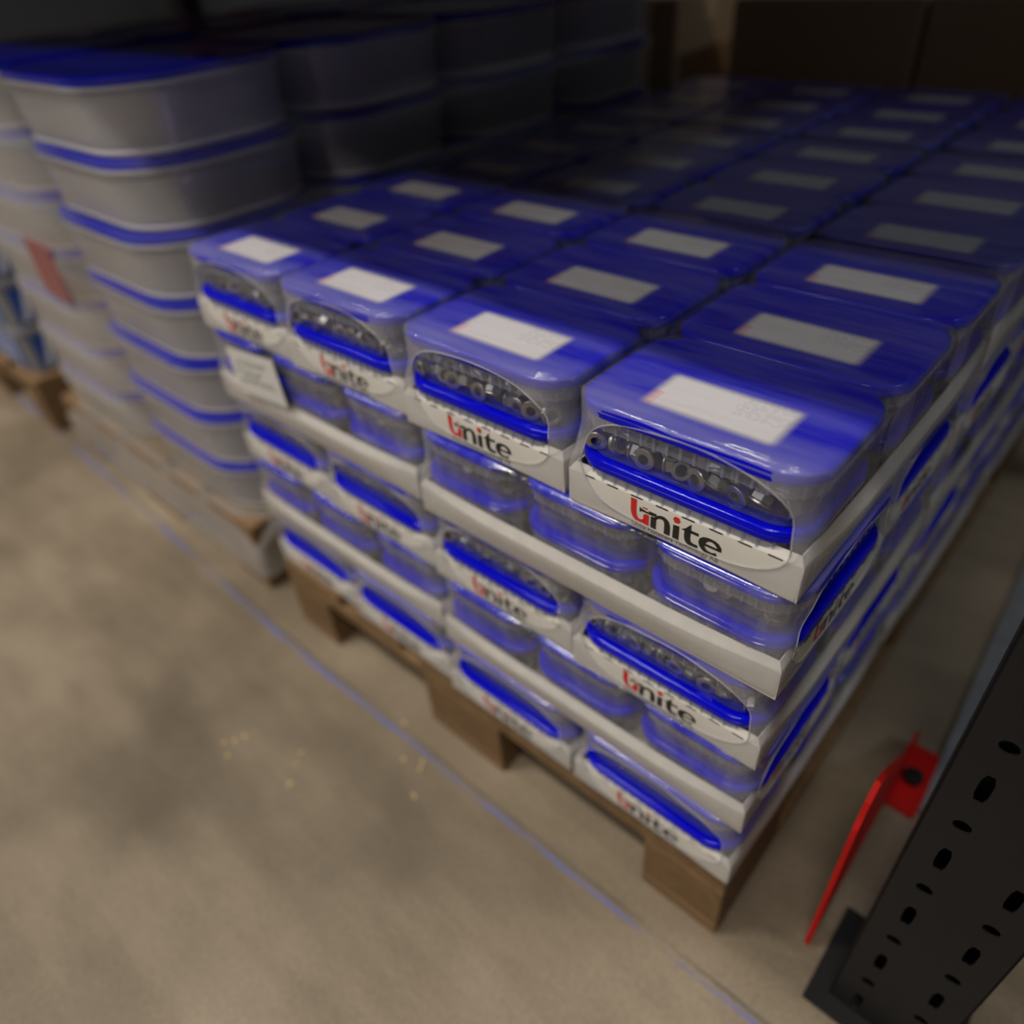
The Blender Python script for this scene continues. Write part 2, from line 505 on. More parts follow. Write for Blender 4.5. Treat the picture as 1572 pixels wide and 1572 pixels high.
mb = MB()
prof = [(.0092, .0026), (.0080, .0024), (.0066, .0050), (.0056, .0300), (.0050, .0415)]
mb.loft([inset(BX, BY, BR, d, z) for d, z in prof], True, False)
ME_BODY = mb.mesh('body', 'body', True, 50)

mb = MB()
mb.loft([inset(BX, BY, BR, .0056, .0288), inset(BX, BY, BR, .0034, .0292), inset(BX, BY, BR, .0030, .0418)])
# vertical ribs round the collar
def perim(hx, hy, r, step):
    pts = []; n = int((hx - r) * 2 / step)
    for i in range(n + 1):
        x = -(hx - r) + i * (hx - r) * 2 / n
        pts += [((x, -hy), (0, -1)), ((x, hy), (0, 1))]
    n = int((hy - r) * 2 / step)
    for i in range(n + 1):
        y = -(hy - r) + i * (hy - r) * 2 / n
        pts += [((-hx, y), (-1, 0)), ((hx, y), (1, 0))]
    for sx in (-1, 1):
        for sy in (-1, 1):
            for a in (22, 45, 68):
                c, s_ = math.cos(R(a)), math.sin(R(a))
                pts.append(((sx * (hx - r + r * c), sy * (hy - r + r * s_)), (sx * c, sy * s_)))
    return pts
for (px, py), (nx, ny) in perim(BX - .0031, BY - .0031, BR - .0031, .0100):
    tx, ty = -ny, nx
    q = [(px + tx * a * .0012 + nx * b, py + ty * a * .0012 + ny * b) for a, b in ((-1, -.0003), (1, -.0003), (.7, .0008), (-.7, .0008))]
    vs = [(x, y, z) for z in (.0290, .0414) for x, y in q]
    mb.add(vs, [(0, 1, 2, 3), (7, 6, 5, 4), (0, 4, 5, 1), (1, 5, 6, 2), (2, 6, 7, 3), (3, 7, 4, 0)])
ME_COLLAR = mb.mesh('collar', 'collar', True, 40)

mb = MB()
Z0 = .0410
prof = [(.0016, .0), (.0002, .0003), (0, .0009), (0, .0042), (.0008, .0047), (.0008, .0053), (.0001, .0058), (.0002, .0074),
        (.0010, .0088), (.0024, .0095), (.0052, .0095), (.0085, .0088), (.0300, .0088)]
rings = [inset(BX, BY, BR, d, Z0 + z, 8) for d, z in prof]
mb.loft(rings, False, True)
ME_LID = mb.mesh('lid', 'lid', True, 50)
LIDTOP = Z0 + .0088

mb = MB(); mb.add([(-.056, -.029, 0), (.056, -.029, 0), (.056, .029, 0), (-.056, .029, 0)], [(0, 1, 2, 3)])
ME_LABEL = mb.mesh('paper_label', 'label')


# hex flange nut
def nut_geo(seg=24, s=1.0):
    af, fl, ho, h = .0065 * s, .0086 * s, .0041 * s, .0080 * s

    def hexr(a):
        a = (a + PI / 6) % (PI / 3) - PI / 6
        return af / math.cos(a)

    def ring(f, z):
        return [((f(a) if callable(f) else f) * math.cos(a), (f(a) if callable(f) else f) * math.sin(a), z) for a in [2 * PI * i / seg for i in range(seg)]]
    return [ring(ho, .0), ring(fl * .95, 0), ring(fl, .0005 * s), ring(fl, .0013 * s), ring(lambda a: hexr(a) * 1.02, .0024 * s),
            ring(hexr, .0074 * s), ring(lambda a: min(hexr(a), af * 1.02), h), ring(ho * 1.12, h), ring(ho, h - .0006 * s), ring(ho, 0)]


mb = MB(); mb.loft(nut_geo(24, 1.05)); ME_NUT = mb.mesh('flange_nut', 'zinc', True, 25)


def pile_mesh(n, hx, hy, z0, z1, seed, scale=1.0):
    rnd = random.Random(seed); mb = MB(); base = nut_geo(12, scale)
    for k in range(n):
        rot = Matrix.Rotation(rnd.uniform(0, 6.28), 3, 'Z') @ Matrix.Rotation(rnd.uniform(0, 3.1), 3, 'X') @ Matrix.Rotation(rnd.uniform(0, 1), 3, 'Z')
        c = Vector((rnd.uniform(-hx, hx), rnd.uniform(-hy, hy), rnd.uniform(z0, z1)))
        mb.loft([[tuple(rot @ (Vector(p) - Vector((0, 0, .004))) + c) for p in r] for r in base])
    return mb.mesh('nut_pile', 'zinc_pile', True, 25)


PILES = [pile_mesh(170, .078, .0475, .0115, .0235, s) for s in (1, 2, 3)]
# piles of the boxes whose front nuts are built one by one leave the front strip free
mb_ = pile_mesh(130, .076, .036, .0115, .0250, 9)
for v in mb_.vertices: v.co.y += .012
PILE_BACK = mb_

# ------------------------------------------------------------------ tray
TW, TL, TH = .098, .394, .0385


def tray_mesh():
    mb = MB(); yc, hy = .003 + TL / 2, TL / 2

    def ring(d, z, low, arch=0):
        pts = []
        n = 12; hx_ = TW - d; hy_ = hy - d

        def long_side(t):
            b = min(1, math.sin(PI * t) * 1.6)
            return hx_ + .0042 * b * low, z - .0050 * b * low
        for k in range(n + 1):                       # right long side, front to back
            t = k / n; x, zz = long_side(t); pts.append((x, yc - hy_ + 2 * hy_ * t, zz))
        for k in range(1, 8):
            t = k / 8; pts.append((hx_ * (1 - 2 * t), yc + hy_, z + arch * math.sin(PI * t)))
        for k in range(n + 1):
            t = 1 - k / n; x, zz = long_side(t); pts.append((-x, yc - hy_ + 2 * hy_ * t, zz))
        for k in range(1, 8):
            t = k / 8; pts.append((hx_ * (2 * t - 1), yc - hy_, z + arch * math.sin(PI * t)))
        return pts
    prof = [(.006, 0, 0), (.0008, 0, 0, .0022), (0, .0006, 0, .0030), (0, .0318, 1), (.0003, .0326, 1), (.0012, .0336, 1), (.0042, TH, .45), (.0052, TH - .0003, .45), (.0026, .0316, 1), (.0020, .0012, 0)]
    mb.loft([ring(*p) for p in prof], True, True)
    return mb.mesh('cardboard_tray', 'card', True, 30)


ME_TRAY = tray_mesh()


# printed mark: five letters, hexagon dot, small bolt, line of small type
def stroke(mb, pts, ws, mi=0):
    n = len(pts); L = []; Rr = []
    for i in range(n):
        a = Vector(pts[max(i - 1, 0)]); b = Vector(pts[min(i + 1, n - 1)]); t = (b - a).normalized(); nn = Vector((-t.y, t.x)); p = Vector(pts[i])
        L.append(p + nn * ws[i] / 2); Rr.append(p - nn * ws[i] / 2)
    vs = [(q.x, 0, q.y) for q in L] + [(q.x, 0, q.y) for q in Rr]
    mb.add(vs, [(i, n + i, n + i + 1, i + 1) for i in range(n - 1)], mi)


def poly(mb, pts):
    mb.add([(x, 0, y) for x, y in pts], [tuple(range(len(pts)))])


def smooth_pts(pts, ws, k=4):
    P = []; W = []
    n = len(pts)
    for i in range(n - 1):
        p0, p1, p2, p3 = [Vector(pts[max(0, min(n - 1, j))]) for j in (i - 1, i, i + 1, i + 2)]
        for s in range(k):
            t = s / k
            P.append(tuple(.5 * ((2 * p1) + (-p0 + p2) * t + (2 * p0 - 5 * p1 + 4 * p2 - p3) * t * t + (-p0 + 3 * p1 - 3 * p2 + p3) * t ** 3)))
            W.append(ws[i] * (1 - t) + ws[i + 1] * t)
    P.append(pts[-1]); W.append(ws[-1])
    return P, W


GLYPHS = []


def glyph(name, mat, *shapes):
    mb = MB()
    for q in shapes:
        if isinstance(q, tuple): stroke(mb, *q)
        else: poly(mb, q)
    mb.v = [((x - 2.69) * US, 0, z * US) for x, _, z in mb.v]
    me = mb.mesh(name, mat)
    bm = bmesh.new(); bm.from_mesh(me); bmesh.ops.remove_doubles(bm, verts=bm.verts, dist=1e-6); bm.to_mesh(me); bm.free()
    GLYPHS.append((name, me))


US = .0145
glyph('letter_u', 'logo_red', smooth_pts([(.19, 1.42), (.19, .95), (.21, .5), (.36, .2), (.62, .12), (.88, .26)], [.38, .37, .36, .30, .22, .18]),
      [(.80, .62), (.80, .0), (1.16, 0), (1.16, .72), (.95, .74)])
glyph('logo_dash', 'logo_red', [(.74, 1.13), (.74, 1.05), (1.05, 1.05), (1.05, 1.13)])
glyph('logo_hexagon', 'logo_red', [(2.78 + .22 * math.cos(PI / 3 * k), 1.22 + .22 * math.sin(PI / 3 * k)) for k in range(6)])
glyph('logo_bolt', 'logo_black', [(.60, .98), (.60, .82), (1.42, .80), (1.42, .88)], [(.56, 1.04), (.56, .74), (.64, .74), (.64, 1.04)], [(.70, 1.00), (.70, .80), (.75, .80), (.75, 1.00)])
glyph('letter_n', 'logo_black', [(1.13, 1.03), (1.13, .93), (1.60, .80), (1.60, 1.03)], [(1.26, .74), (1.26, 0), (1.60, 0), (1.60, .80)],
      smooth_pts([(1.50, .66), (1.72, .90), (2.00, .95), (2.20, .80), (2.26, .5), (2.26, .0)], [.10, .18, .24, .32, .35, .35]))
glyph('letter_i', 'logo_black', [(2.60, .86), (2.60, 0), (2.96, 0), (2.96, .90)])
glyph('letter_t', 'logo_black', [(3.06, .80), (3.30, .96), (3.62, 1.36), (3.62, .80)], [(3.60, .98), (3.60, .80), (4.06, .80), (4.06, .98)],
      smooth_pts([(3.44, .86), (3.44, .45), (3.52, .20), (3.74, .10), (4.06, .12)], [.36, .36, .34, .24, .16]))
E_ = [(4.76 + .50 * math.cos(R(315 * k / 14)), .48 + .43 * math.sin(R(315 * k / 14))) for k in range(15)]
glyph('letter_e', 'logo_black', (E_, [.20, .24, .24, .20, .17, .22, .32, .38, .36, .30, .25, .21, .19, .18, .17]),
      [(4.42, .56), (4.42, .42), (5.34, .42), (5.34, .56)])


def text_mesh(s, width, mat, height=None):
    cu = bpy.data.curves.new('type', 'FONT'); cu.body = s; cu.size = 1; cu.align_x = 'CENTER'; cu.resolution_u = 2; cu.offset = .012
    o = bpy.data.objects.new('type', cu); COL.objects.link(o)
    dg = bpy.context.evaluated_depsgraph_get(); dg.update()
    me = bpy.data.meshes.new_from_object(o.evaluated_get(dg))
    bpy.data.objects.remove(o)
    xs = [v.co.x for v in me.vertices]; k = width / (max(xs) - min(xs)); x0 = (max(xs) + min(xs)) / 2
    ky = k if height is None else height
    for v in me.vertices:
        v.co = ((v.co.x - x0) * k, 0, v.co.y * ky)
    me.materials.clear(); me.materials.append(MAT[mat])
    me.name = 'printed_tagline'
    return me


ME_TYPE = text_mesh('Unite Fasteners Technology AB', .0745, 'logo_black')

mb = MB(); mb.loft([[(-.0058, 0, 0), (-.0045, 0, .0007), (.0045, 0, .0007), (.0058, 0, 0), (.0045, 0, -.0007), (-.0045, 0, -.0007)][::-1],
                    [(-.0058, -.0002, 0), (-.0045, -.0002, .0007), (.0045, -.0002, .0007), (.0058, -.0002, 0), (.0045, -.0002, -.0007), (-.0045, -.0002, -.0007)][::-1]], True, True)
ME_SLIT = mb.mesh('perforation', 'slit')


# ------------------------------------------------------------------ film sleeve (open at both ends round an oval)
FW, FZ0, FZ1 = .0996, -.0004, .1014


def film_meshes(seed):
    rnd = random.Random(seed)
    ph = [rnd.uniform(0, 6.28) for _ in range(6)]
    nth = 96
    L0, L1 = .003, .397
    sec = []          # cross section: rounded rectangle in x-z, from angle; denser at the corners
    for i in range(nth):
        a = 2 * PI * i / nth + .0001
        ex = 26
        c, s_ = math.cos(a), math.sin(a)
        rr = (abs(c) ** ex + abs(s_) ** ex) ** (-1 / ex)
        x, z = c * rr, s_ * rr
        zq = (z + 1) / 2; lean = max(0, min(1, (zq - .33) / .6)); x *= 1 - .013 * lean
        sec.append((x * FW, (FZ0 + FZ1) / 2 + z * (FZ1 - FZ0) / 2, a))

    hc = .0515 + rnd.uniform(-.0015, .0015)
    hw, hh = .0835 + rnd.uniform(-.003, .003), .0440

    def hole(a):
        n = 2.7
        c, s_ = math.cos(a), math.sin(a)
        rr = ((abs(c) ** n) + (abs(s_) ** n)) ** (-1 / n)
        wob = 1 + .015 * math.sin(3 * a + ph[0]) + .008 * math.sin(7 * a + ph[1])
        return c * rr * hw * wob + ph[2] * .0004, hc + s_ * rr * hh * wob

    def setback(x, z):
        t = min(1, max(0, (z - .030) / .045)); t = t * t * (3 - 2 * t)
        r = .004 + .027 * t
        base = -.0008 - .0010 * t
        e = abs(x) - (FW - r)
        return base + (r - math.sqrt(max(0, r * r - e * e)) if e > 0 else 0)

    rings = []
    ts = [0, .12, .25, .4, .55, .7, .82, .91, .97, 1.0]
    for t in ts:
        rg = []
        for x, z, a in sec:
            h = hole(a)
            px, pz = h[0] * (1 - t) + x * t, h[1] * (1 - t) + z * t
            # a soft shoulder along the top edge
            y = setback(px, pz)
            if t > .9:
                y += .0006 * ((t - .9) / .1) ** 2
            y += .0003 * math.sin(9 * a + ph[3] + 4 * t)
            if pz < .022: pz += .0032 * math.cos(PI / 2 * max(-1, min(1, px / FW))) * (1 - max(0, pz) / .022)
            rg.append((px, L0 + y, pz))
        rings.append(rg)
    full = rings[-1]
    ys = [.035, .05, .066, .083, .10, .116, .128, .1333, .139, .15, .167, .184, .2]
    body = []
    for y in ys + [.4 - q for q in ys[-2::-1]]:
        rg = []
        for x, z, a in sec:
            d = abs(((y + .0667) % .1333) - .0667)          # distance from the joint of two boxes
            dip = math.exp(-(d / .009) ** 2)
            up = min(1, max(0, (z - .045) / .02))
            k = 1 - .045 * dip * up
            bow = .0012 * math.sin(PI * (y - .2) / .4 + ph[4]) * up
            top = 1 if z > .097 else 0
            zz = z - .0007 * dip * top * (1 - (abs(x) / FW) ** 4) - .0022 * dip * top * (abs(x) / FW) ** 6
            bulge = .0046 * min(1, max(0, math.sin(PI * y / .4)) * 1.6) * math.exp(-((z - .029) / .014) ** 2) if abs(x) > .09 else 0
            rg.append((x * k + math.copysign(bow, x) * .4 + math.copysign(bulge, x), y, zz))
        body.append(rg)
    back = [[(x, .4 - y, z) for x, y, z in rg] for rg in rings[::-1]]
    mb = MB(); mb.loft(rings + body + back)
    me = mb.mesh('film_sleeve', 'film', True, 60)
    rm = MB(); rm.tube([(x, y - .0002, z) for x, y, z in rings[0][::2]], [.0004 + .0004 * abs(math.sin(1.5 * i * 2 * PI / 48 + ph[5])) for i in range(48)], 5, True)
    return me, rm.mesh('film_edge', 'film_rim', True, 60)


FILMS = [film_meshes(s) for s in (11, 12, 13)]

# ------------------------------------------------------------------ the block of packs
LH = .101
ORD = ['', 'first', 'second', 'third', 'fourth', 'fifth', 'sixth', 'seventh', 'eighth', 'ninth']
LAYER = {1: 'top layer', 2: 'second layer down', 3: 'third layer down', 4: 'fourth layer down', 5: 'bottom layer'}


def box_thing(M_, lx, ly, lz, layer, colx, rowy, upper, pile, rz):
    e = bpy.data.objects.new('plastic_box', None); COL.objects.link(e)
    e.matrix_world = M_ @ Matrix.Translation((lx, ly, lz))
    tag(e, '%s blue-lidded clear box, %s, %s column from post, %s row from aisle' % ('upper' if upper else 'lower', LAYER[layer], ORD[colx], ORD[rowy]),
        'box', 'blue-lidded boxes of nuts')
    bd = ob('body', ME_BODY, e)
    ob('collar', ME_COLLAR, bd)
    ld = ob('lid', ME_LID, e)
    if upper and layer == 1:
        ob('paper_label', ME_LABEL, ld, (.003, -.0165, LIDTOP + .0004))
    if pile is not None:
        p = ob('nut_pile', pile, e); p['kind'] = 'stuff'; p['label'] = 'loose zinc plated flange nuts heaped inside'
    return e


def pack(layer, orient, ix, iy, dx=0, dy=0, drz=0.0, boxes=(), logo=True, nuts=False, seed=0):
    """orient 'Y': short ends face the aisle (-y); 'X': short ends face +x. boxes: (row, upper, pile?)"""
    z0 = PAL + (5 - layer) * LH
    if orient == 'Y':
        org = Vector((-.1 - .2 * ix + dx, .4 * iy + dy, z0)); rz = 0.0
        cname, rname = ix + 1, iy + 1
    else:
        org = Vector((-.4 * ix + dx, .1 + .2 * iy + dy, z0)); rz = PI / 2
        cname, rname = ix + 1, iy + 1
    M_ = Matrix.Translation(org) @ Matrix.Rotation(rz + R(drz), 4, 'Z')
    where = '%s, %s column from post, %s row from aisle' % (LAYER[layer], ORD[cname], ORD[rname])
    t = ob('cardboard_tray', ME_TRAY); t.matrix_world = M_
    tag(t, 'white printed cardboard tray, ' + where, 'tray', 'white cardboard trays')
    if logo:
        for gi, (gn, gm) in enumerate(GLYPHS):
            ob(gn, gm, t, (.001, .00285 - .00003 * gi, .0096))
        a = ob('printed_tagline', ME_TYPE, t, (.001, .0027, .0050)); a['label'] = 'line of small black type'
        for k in range(8):
            ob('perforation', ME_SLIT, t, (-.0775 + .0222 * k, .0031, .0322))
    fm, rm = FILMS[seed % 3]
    f = ob('film_sleeve', fm); f.matrix_world = M_
    tag(f, 'clear shrink film sleeve, ' + where, 'film', 'shrink film sleeves')
    ob('film_edge', rm, f)
    rnd = random.Random(layer * 100 + ix * 10 + iy)
    for (row, upper, pile) in boxes:
        ly = (row + .5) * .4 / 3 + .0 + rnd.uniform(-.0006, .0006)
        lx = rnd.uniform(-.001, .001)
        lz = .0022 + (BH if upper else 0)
        if orient == 'Y': colx, rowy = ix + 1, iy * 3 + row + 1
        else: colx, rowy = ix * 3 + row + 1, iy + 1
        pm = None
        if pile:
            pm = PILE_BACK if (nuts and upper and row == 0) else rnd.choice(PILES)
        box_thing(M_, lx, ly, lz, layer, colx, rowy, upper, pm, rz)
    if nuts:
        rn = random.Random(layer * 31 + ix * 7 + 5)
        seq = 'FTSFSTFUFUSF'
        zf = .0022 + BH + .0030
        yfr = .0667 - BY + .0084
        lab = 'zinc hex flange nut in front upper box, %s, %s column from post' % (LAYER[layer], ORD[ix + 1])
        grp = 'nuts in the front box, %s, %s column' % (LAYER[layer], ORD[ix + 1])

        def nut(kind, x, dy, z):
            if kind == 'F': rot = Matrix.Rotation(R(-90 + rn.uniform(-16, 12)), 4, 'X'); y = .0006       # flange towards the wall
            elif kind == 'U': rot = Matrix.Rotation(R(-38 + rn.uniform(-12, 12)), 4, 'X'); y = .0030
            elif kind == 'T': rot = Matrix.Rotation(R(60), 4, 'X') @ Matrix.Rotation(R(35), 4, 'Y'); y = .0080
            else: rot = Matrix.Rotation(R(90 + rn.uniform(-25, 25)), 4, 'Z') @ Matrix.Rotation(R(85), 4, 'X'); y = .0075
            rot = Matrix.Rotation(R(rn.uniform(-25, 25)), 4, 'Z') @ rot @ Matrix.Rotation(rn.uniform(0, 1), 4, 'Z')
            o = ob('flange_nut', ME_NUT); o.matrix_world = M_ @ Matrix.Translation((x, yfr + y + dy, zf + z)) @ rot
            tag(o, lab, 'nut', grp)
        k = ix * 3; x = -.0765
        while x < .078:
            kind = seq[k % len(seq)]; k += 1
            nut(kind, x, .0, .0086 + rn.uniform(-.0002, .0015))
            x += .0158 if kind in 'FU' else .0135
        x = -.070
        while x < .076:                                   # a second course lying on the first
            nut(rn.choice('TSUF'), x, .0035 + rn.uniform(0, .003), .0195 + rn.uniform(-.002, .0015))
            x += rn.uniform(.0145, .019)


OFF1 = {0: (.0050, -.0045, 0.0), 1: (.0008, -.0010, 0.0), 2: (-.0015, .0050, 0.4), 3: (.0015, .0070, 0.5)}
seed = 0
for iy in range(3):
    for ix in range(4):
        seed += 1
        bx = [(r, True, (iy == 0 and r == 0) or ix == 0) for r in range(3)]
        if iy == 0: bx.append((0, False, True))
        if ix == 0: bx += [(r, False, True) for r in range(3) if not (iy == 0 and r == 0)]
        dx, dy, dr = OFF1[ix]
        if iy: dy = max(dy, 0) * .6 + .001 * iy; dr *= .5
        pack(1, 'Y', ix, iy, dx, dy, dr, bx, iy == 0, iy == 0, seed)
for layer in (3, 5):
    for (ix, iy) in [(0, 0), (1, 0), (2, 0), (3, 0), (0, 1), (0, 2)]:
        seed += 1
        if iy == 0: bx = [(r, u, True) for u in (True, False) for r in ((0, 1, 2) if ix == 0 else (0,))]
        else: bx = [(r, u, True) for u in (True, False) for r in range(3)]
        if layer == 3: dx, dy = [(.0045, -.0050), (.0040, -.0010), (.0010, .0040), (-.0010, .0075)][ix]
        else: dx, dy = [(.0050, -.0080), (.0020, -.0070), (-.0030, .0005), (-.0050, .0060)][ix]
        if iy: dy = .001 * iy
        pack(layer, 'Y', ix, iy, dx, dy, 0, bx, iy == 0, layer == 3 and iy == 0 and ix < 2, seed)
for layer in (2, 4):
    for (ix, iy) in [(0, 0), (1, 0)] + [(0, k) for k in range(1, 6)]:
        seed += 1
        rows = (0, 1, 2) if iy == 0 else (0,)
        bx = [(r, u, True) for u in (True, False) for r in rows]
        dx, dy = ((.0085, -.0060) if ix == 0 else (.0010, .0020)) if iy == 0 else ((.002 + .003 * ((iy * 7) % 3 - 1)), .0)
        if layer == 4: dx, dy = dx * .8, dy * .9
        pack(layer, 'X', ix, iy, dx, dy, (0 if ix == 0 else -.3) if iy == 0 else 0, bx, ix == 0, False, seed)

# handwritten sheet stuck to the film of the second layer
sh = MB(); sh.box(-.054, .054, -.0006, 0, -.030, .030)
sheet = ob('paper_note', sh.mesh('paper_note', 'paper')); sheet.location = (-.678, -.0030, .5145); sheet.rotation_euler = (0, R(-6), 0)
tag(sheet, 'white handwritten paper note stuck on the film of the second layer', 'note')
sk = MB(); rn = random.Random(4)
for row, zc in enumerate((.014, .001, -.010)):
    x = -.040
    while x < (.030, .012, .034)[row]:
        a = []
        for k in range(5):
            a.append((x + k * .0022, zc + rn.uniform(-.004, .005)))
        stroke(sk, a, [.0017] * 5); x += .0105 + rn.uniform(0, .003)
me_s = sk.mesh('handwriting', 'ink_grey')
ob('handwriting', me_s, sheet, (0, -.0009, 0))['label'] = 'grey scribbled handwriting'

# ------------------------------------------------------------------ milky tubs on the second pallet
TBX, TBY, TBR, TP = .199, .149, .108, .095
mb = MB()
prof = [(.030, .0), (.018, .001), (.0125, .004), (.0105, .009), (.0095, .018), (.0045, .076), (.003, .0815)]
mb.loft([inset(TBX, TBY, TBR, d, z, 10) for d, z in prof], True, False)
ME_TUB = mb.mesh('tub_body', 'tub', True, 50)
mb = MB()
prof = [(.003, .0765), (.0, .0775), (.0, .0825), (.003, .0835)]
mb.loft([inset(TBX, TBY, TBR, d, z, 10) for d, z in prof])
ME_RIM = mb.mesh('tub_rim', 'tub', True, 50)
mb = MB()
prof = [(.003, .0820), (.0010, .083), (.0010, .0920), (.004, .0938), (.012, .0945), (.016, .0925), (.08, .0925)]
mb.loft([inset(TBX, TBY, TBR, d, z, 10) for d, z in prof], False, True)
ME_TLID = mb.mesh('tub_lid', 'tub_lid', True, 50)
mb = MB(); mb.loft([inset(TBX, TBY, TBR, d, z, 10) for d, z in ((.030, -.0004), (.0165, -.0006), (.0108, .003), (.0086, .0085), (.0092, .0105))])
ME_TFOOT = mb.mesh('tub_foot', 'tub_foot', True, 50)
TB0 = .152
TCOL = {0: 'first', 1: 'second'}
NL = 7
for k in range(NL):
    for c in range(2):
        for r in range(4):
            rn = random.Random(k * 50 + c * 9 + r)
            e = bpy.data.objects.new('plastic_tub', None); COL.objects.link(e)
            e.location = (-.892 - TBX - c * .403 + rn.uniform(-.003, .003), .018 + TBY + r * .303 + rn.uniform(-.003, .003), TB0 + k * TP)
            tag(e, 'milky blue-lidded tub, %s layer up, %s column from boxes, %s row from aisle' % (ORD[k + 1], TCOL[c], ORD[r + 1]),
                'tub', 'milky tubs on the wrapped pallet')
            tb = ob('tub_body', ME_TUB, e); ob('tub_rim', ME_RIM, tb); ob('tub_lid', ME_TLID, e); ob('tub_foot', ME_TFOOT, tb)

# stretch wrap round tubs and pallet
mb = MB(); rings = []
zs = [.030, .06, .10, .140, .150] + [TB0 + TP * (k + q) for k in range(NL) for q in (.05, .35, .72, .98)]
for z in zs:
    k = ((z - TB0) / TP) % 1
    ins = 0 if z < TB0 else (.005 if k < .2 else (.003 if k < .5 else 0))
    if z < .14: cx, cy, hx, hy, r = -1.31, .61, .408, .606, .02 + .03 * max(0, (z - .1) / .04)
    else: cx, cy, hx, hy, r = -1.2945, .018 + .6045, .4085 - ins, .6105 - ins, .108
    rg = []
    base = rrect(hx, hy, r, z, 10, cx, cy)
    # subdivide long sides
    out = []
    for i, p in enumerate(base):
        q = base[(i + 1) % len(base)]
        out.append(p)
        L = math.dist(p, q)
        if L > .1:
            n = 14
            for s in range(1, n):
                t = s / n
                out.append((p[0] + (q[0] - p[0]) * t, p[1] + (q[1] - p[1]) * t, z))
    rings.append(out)
mb.loft(rings)
wrap = ob('stretch_wrap', mb.mesh('stretch_wrap', 'wrap', True, 60))
tag(wrap, 'creased clear stretch wrap round the stack of milky tubs and its pallet', 'wrap')
mb = MB(); mb.box(-1.425, -1.315, .0105, .0115, .455, .555)
st = ob('red_sticker', mb.mesh('red_sticker', 'redsheet')); tag(st, 'faded red sticker on the stretch wrap of the milky tubs', 'sticker')

# ------------------------------------------------------------------ third pallet: printed crates
mb = MB()
mb.loft([rrect(.190, .142, .02, 0, 4), rrect(.194, .146, .02, .100, 4)], True, False)
ME_CR = mb.mesh('crate_body', 'crate', True, 50)
mb = MB(); mb.loft([rrect(.194, .146, .02, .098, 4), rrect(.199, .150, .024, .099, 4), rrect(.199, .150, .024, .113, 4), rrect(.189, .140, .016, .113, 4), rrect(.188, .139, .016, .1, 4)])
ME_CRR = mb.mesh('crate_rim', 'crate', True, 50)
mb = MB(); mb.box(-.17, .17, -.0012, 0, -.04, .04); ME_PR = mb.mesh('printed_panel', 'print_blue')
mb = MB()
for k in range(7):
    x = -.15 + k * .045; mb.add([(x, 0, -.038), (x + .014, 0, -.038), (x + .036, 0, .038), (x + .022, 0, .038)], [(0, 1, 2, 3)])
ME_ST = mb.mesh('print_stripes', 'print_white')
mb = MB(); mb.box(-.12, .12, -.0012, 0, -.04, .04); ME_PR2 = mb.mesh('printed_panel', 'print_blue')
mb = MB()
for k in range(5):
    x = -.11 + k * .045; mb.add([(x, 0, -.038), (x + .014, 0, -.038), (x + .036, 0, .038), (x + .022, 0, .038)], [(0, 1, 2, 3)])
ME_ST2 = mb.mesh('print_stripes', 'print_white')
for k in range(4):
    for r in range(3):
        for c in range(2):
            e = bpy.data.objects.new('printed_crate', None); COL.objects.link(e)
            e.location = (-1.855 - .2 - c * .402, .008 + .15 + r * .304, .146 + k * .1155)
            tag(e, 'blue striped grey crate, %s layer up, %s column from tubs, %s row from aisle' % (ORD[k + 1], TCOL[c], ORD[r + 1]), 'crate', 'printed crates')
            ob('crate_body', ME_CR, e); ob('crate_rim', ME_CRR, e)
            if r == 0:
                pn = ob('printed_panel', ME_PR, e, (0, -.1462, .05)); ob('print_stripes', ME_ST, pn, (0, -.0018, 0))
            if c == 0:
                pn = ob('printed_panel', ME_PR2, e, (.1942, 0, .05), PI / 2); ob('print_stripes', ME_ST2, pn, (0, -.0018, 0))


# ------------------------------------------------------------------ cartons on pallets behind
def carton_mesh(hx, hy, h):
    mb = MB(); mb.loft([rrect(hx, hy, .004, 0, 2), rrect(hx, hy, .004, h, 2)], True, True)
    return mb.mesh('carton_body', 'carton')


ME_CA = carton_mesh(.196, .146, .206)
mb = MB(); mb.box(-.197, .197, -.025, .025, .2062, .2066); mb.box(-.1975, -.1965, -.025, .025, .15, .2066); mb.box(.1965, .1975, -.025, .025, .15, .2066)
ME_TA = mb.mesh('tape_strip', 'tape')
for pi_, (px, nm) in enumerate(((-.02, 'behind the blue-lidded boxes'), (-.95, 'behind the milky tubs'))):
    pallet(px, 1.36, 'wooden pallet under brown cartons ' + nm)
    for k in range(3):
        for c in range(2):
            for r in range(2):
                e = bpy.data.objects.new('cardboard_carton', None); COL.objects.link(e)
                e.location = (px - .2 - c * .4, 1.36 + .15 + r * .3, .1445 + k * .208)
                tag(e, 'brown carton %s, %s layer up, %s column, %s row' % (nm, ORD[k + 1], TCOL[c], ORD[r + 1]), 'carton', 'brown cartons')
                ob('carton_body', ME_CA, e); ob('tape_strip', ME_TA, e)


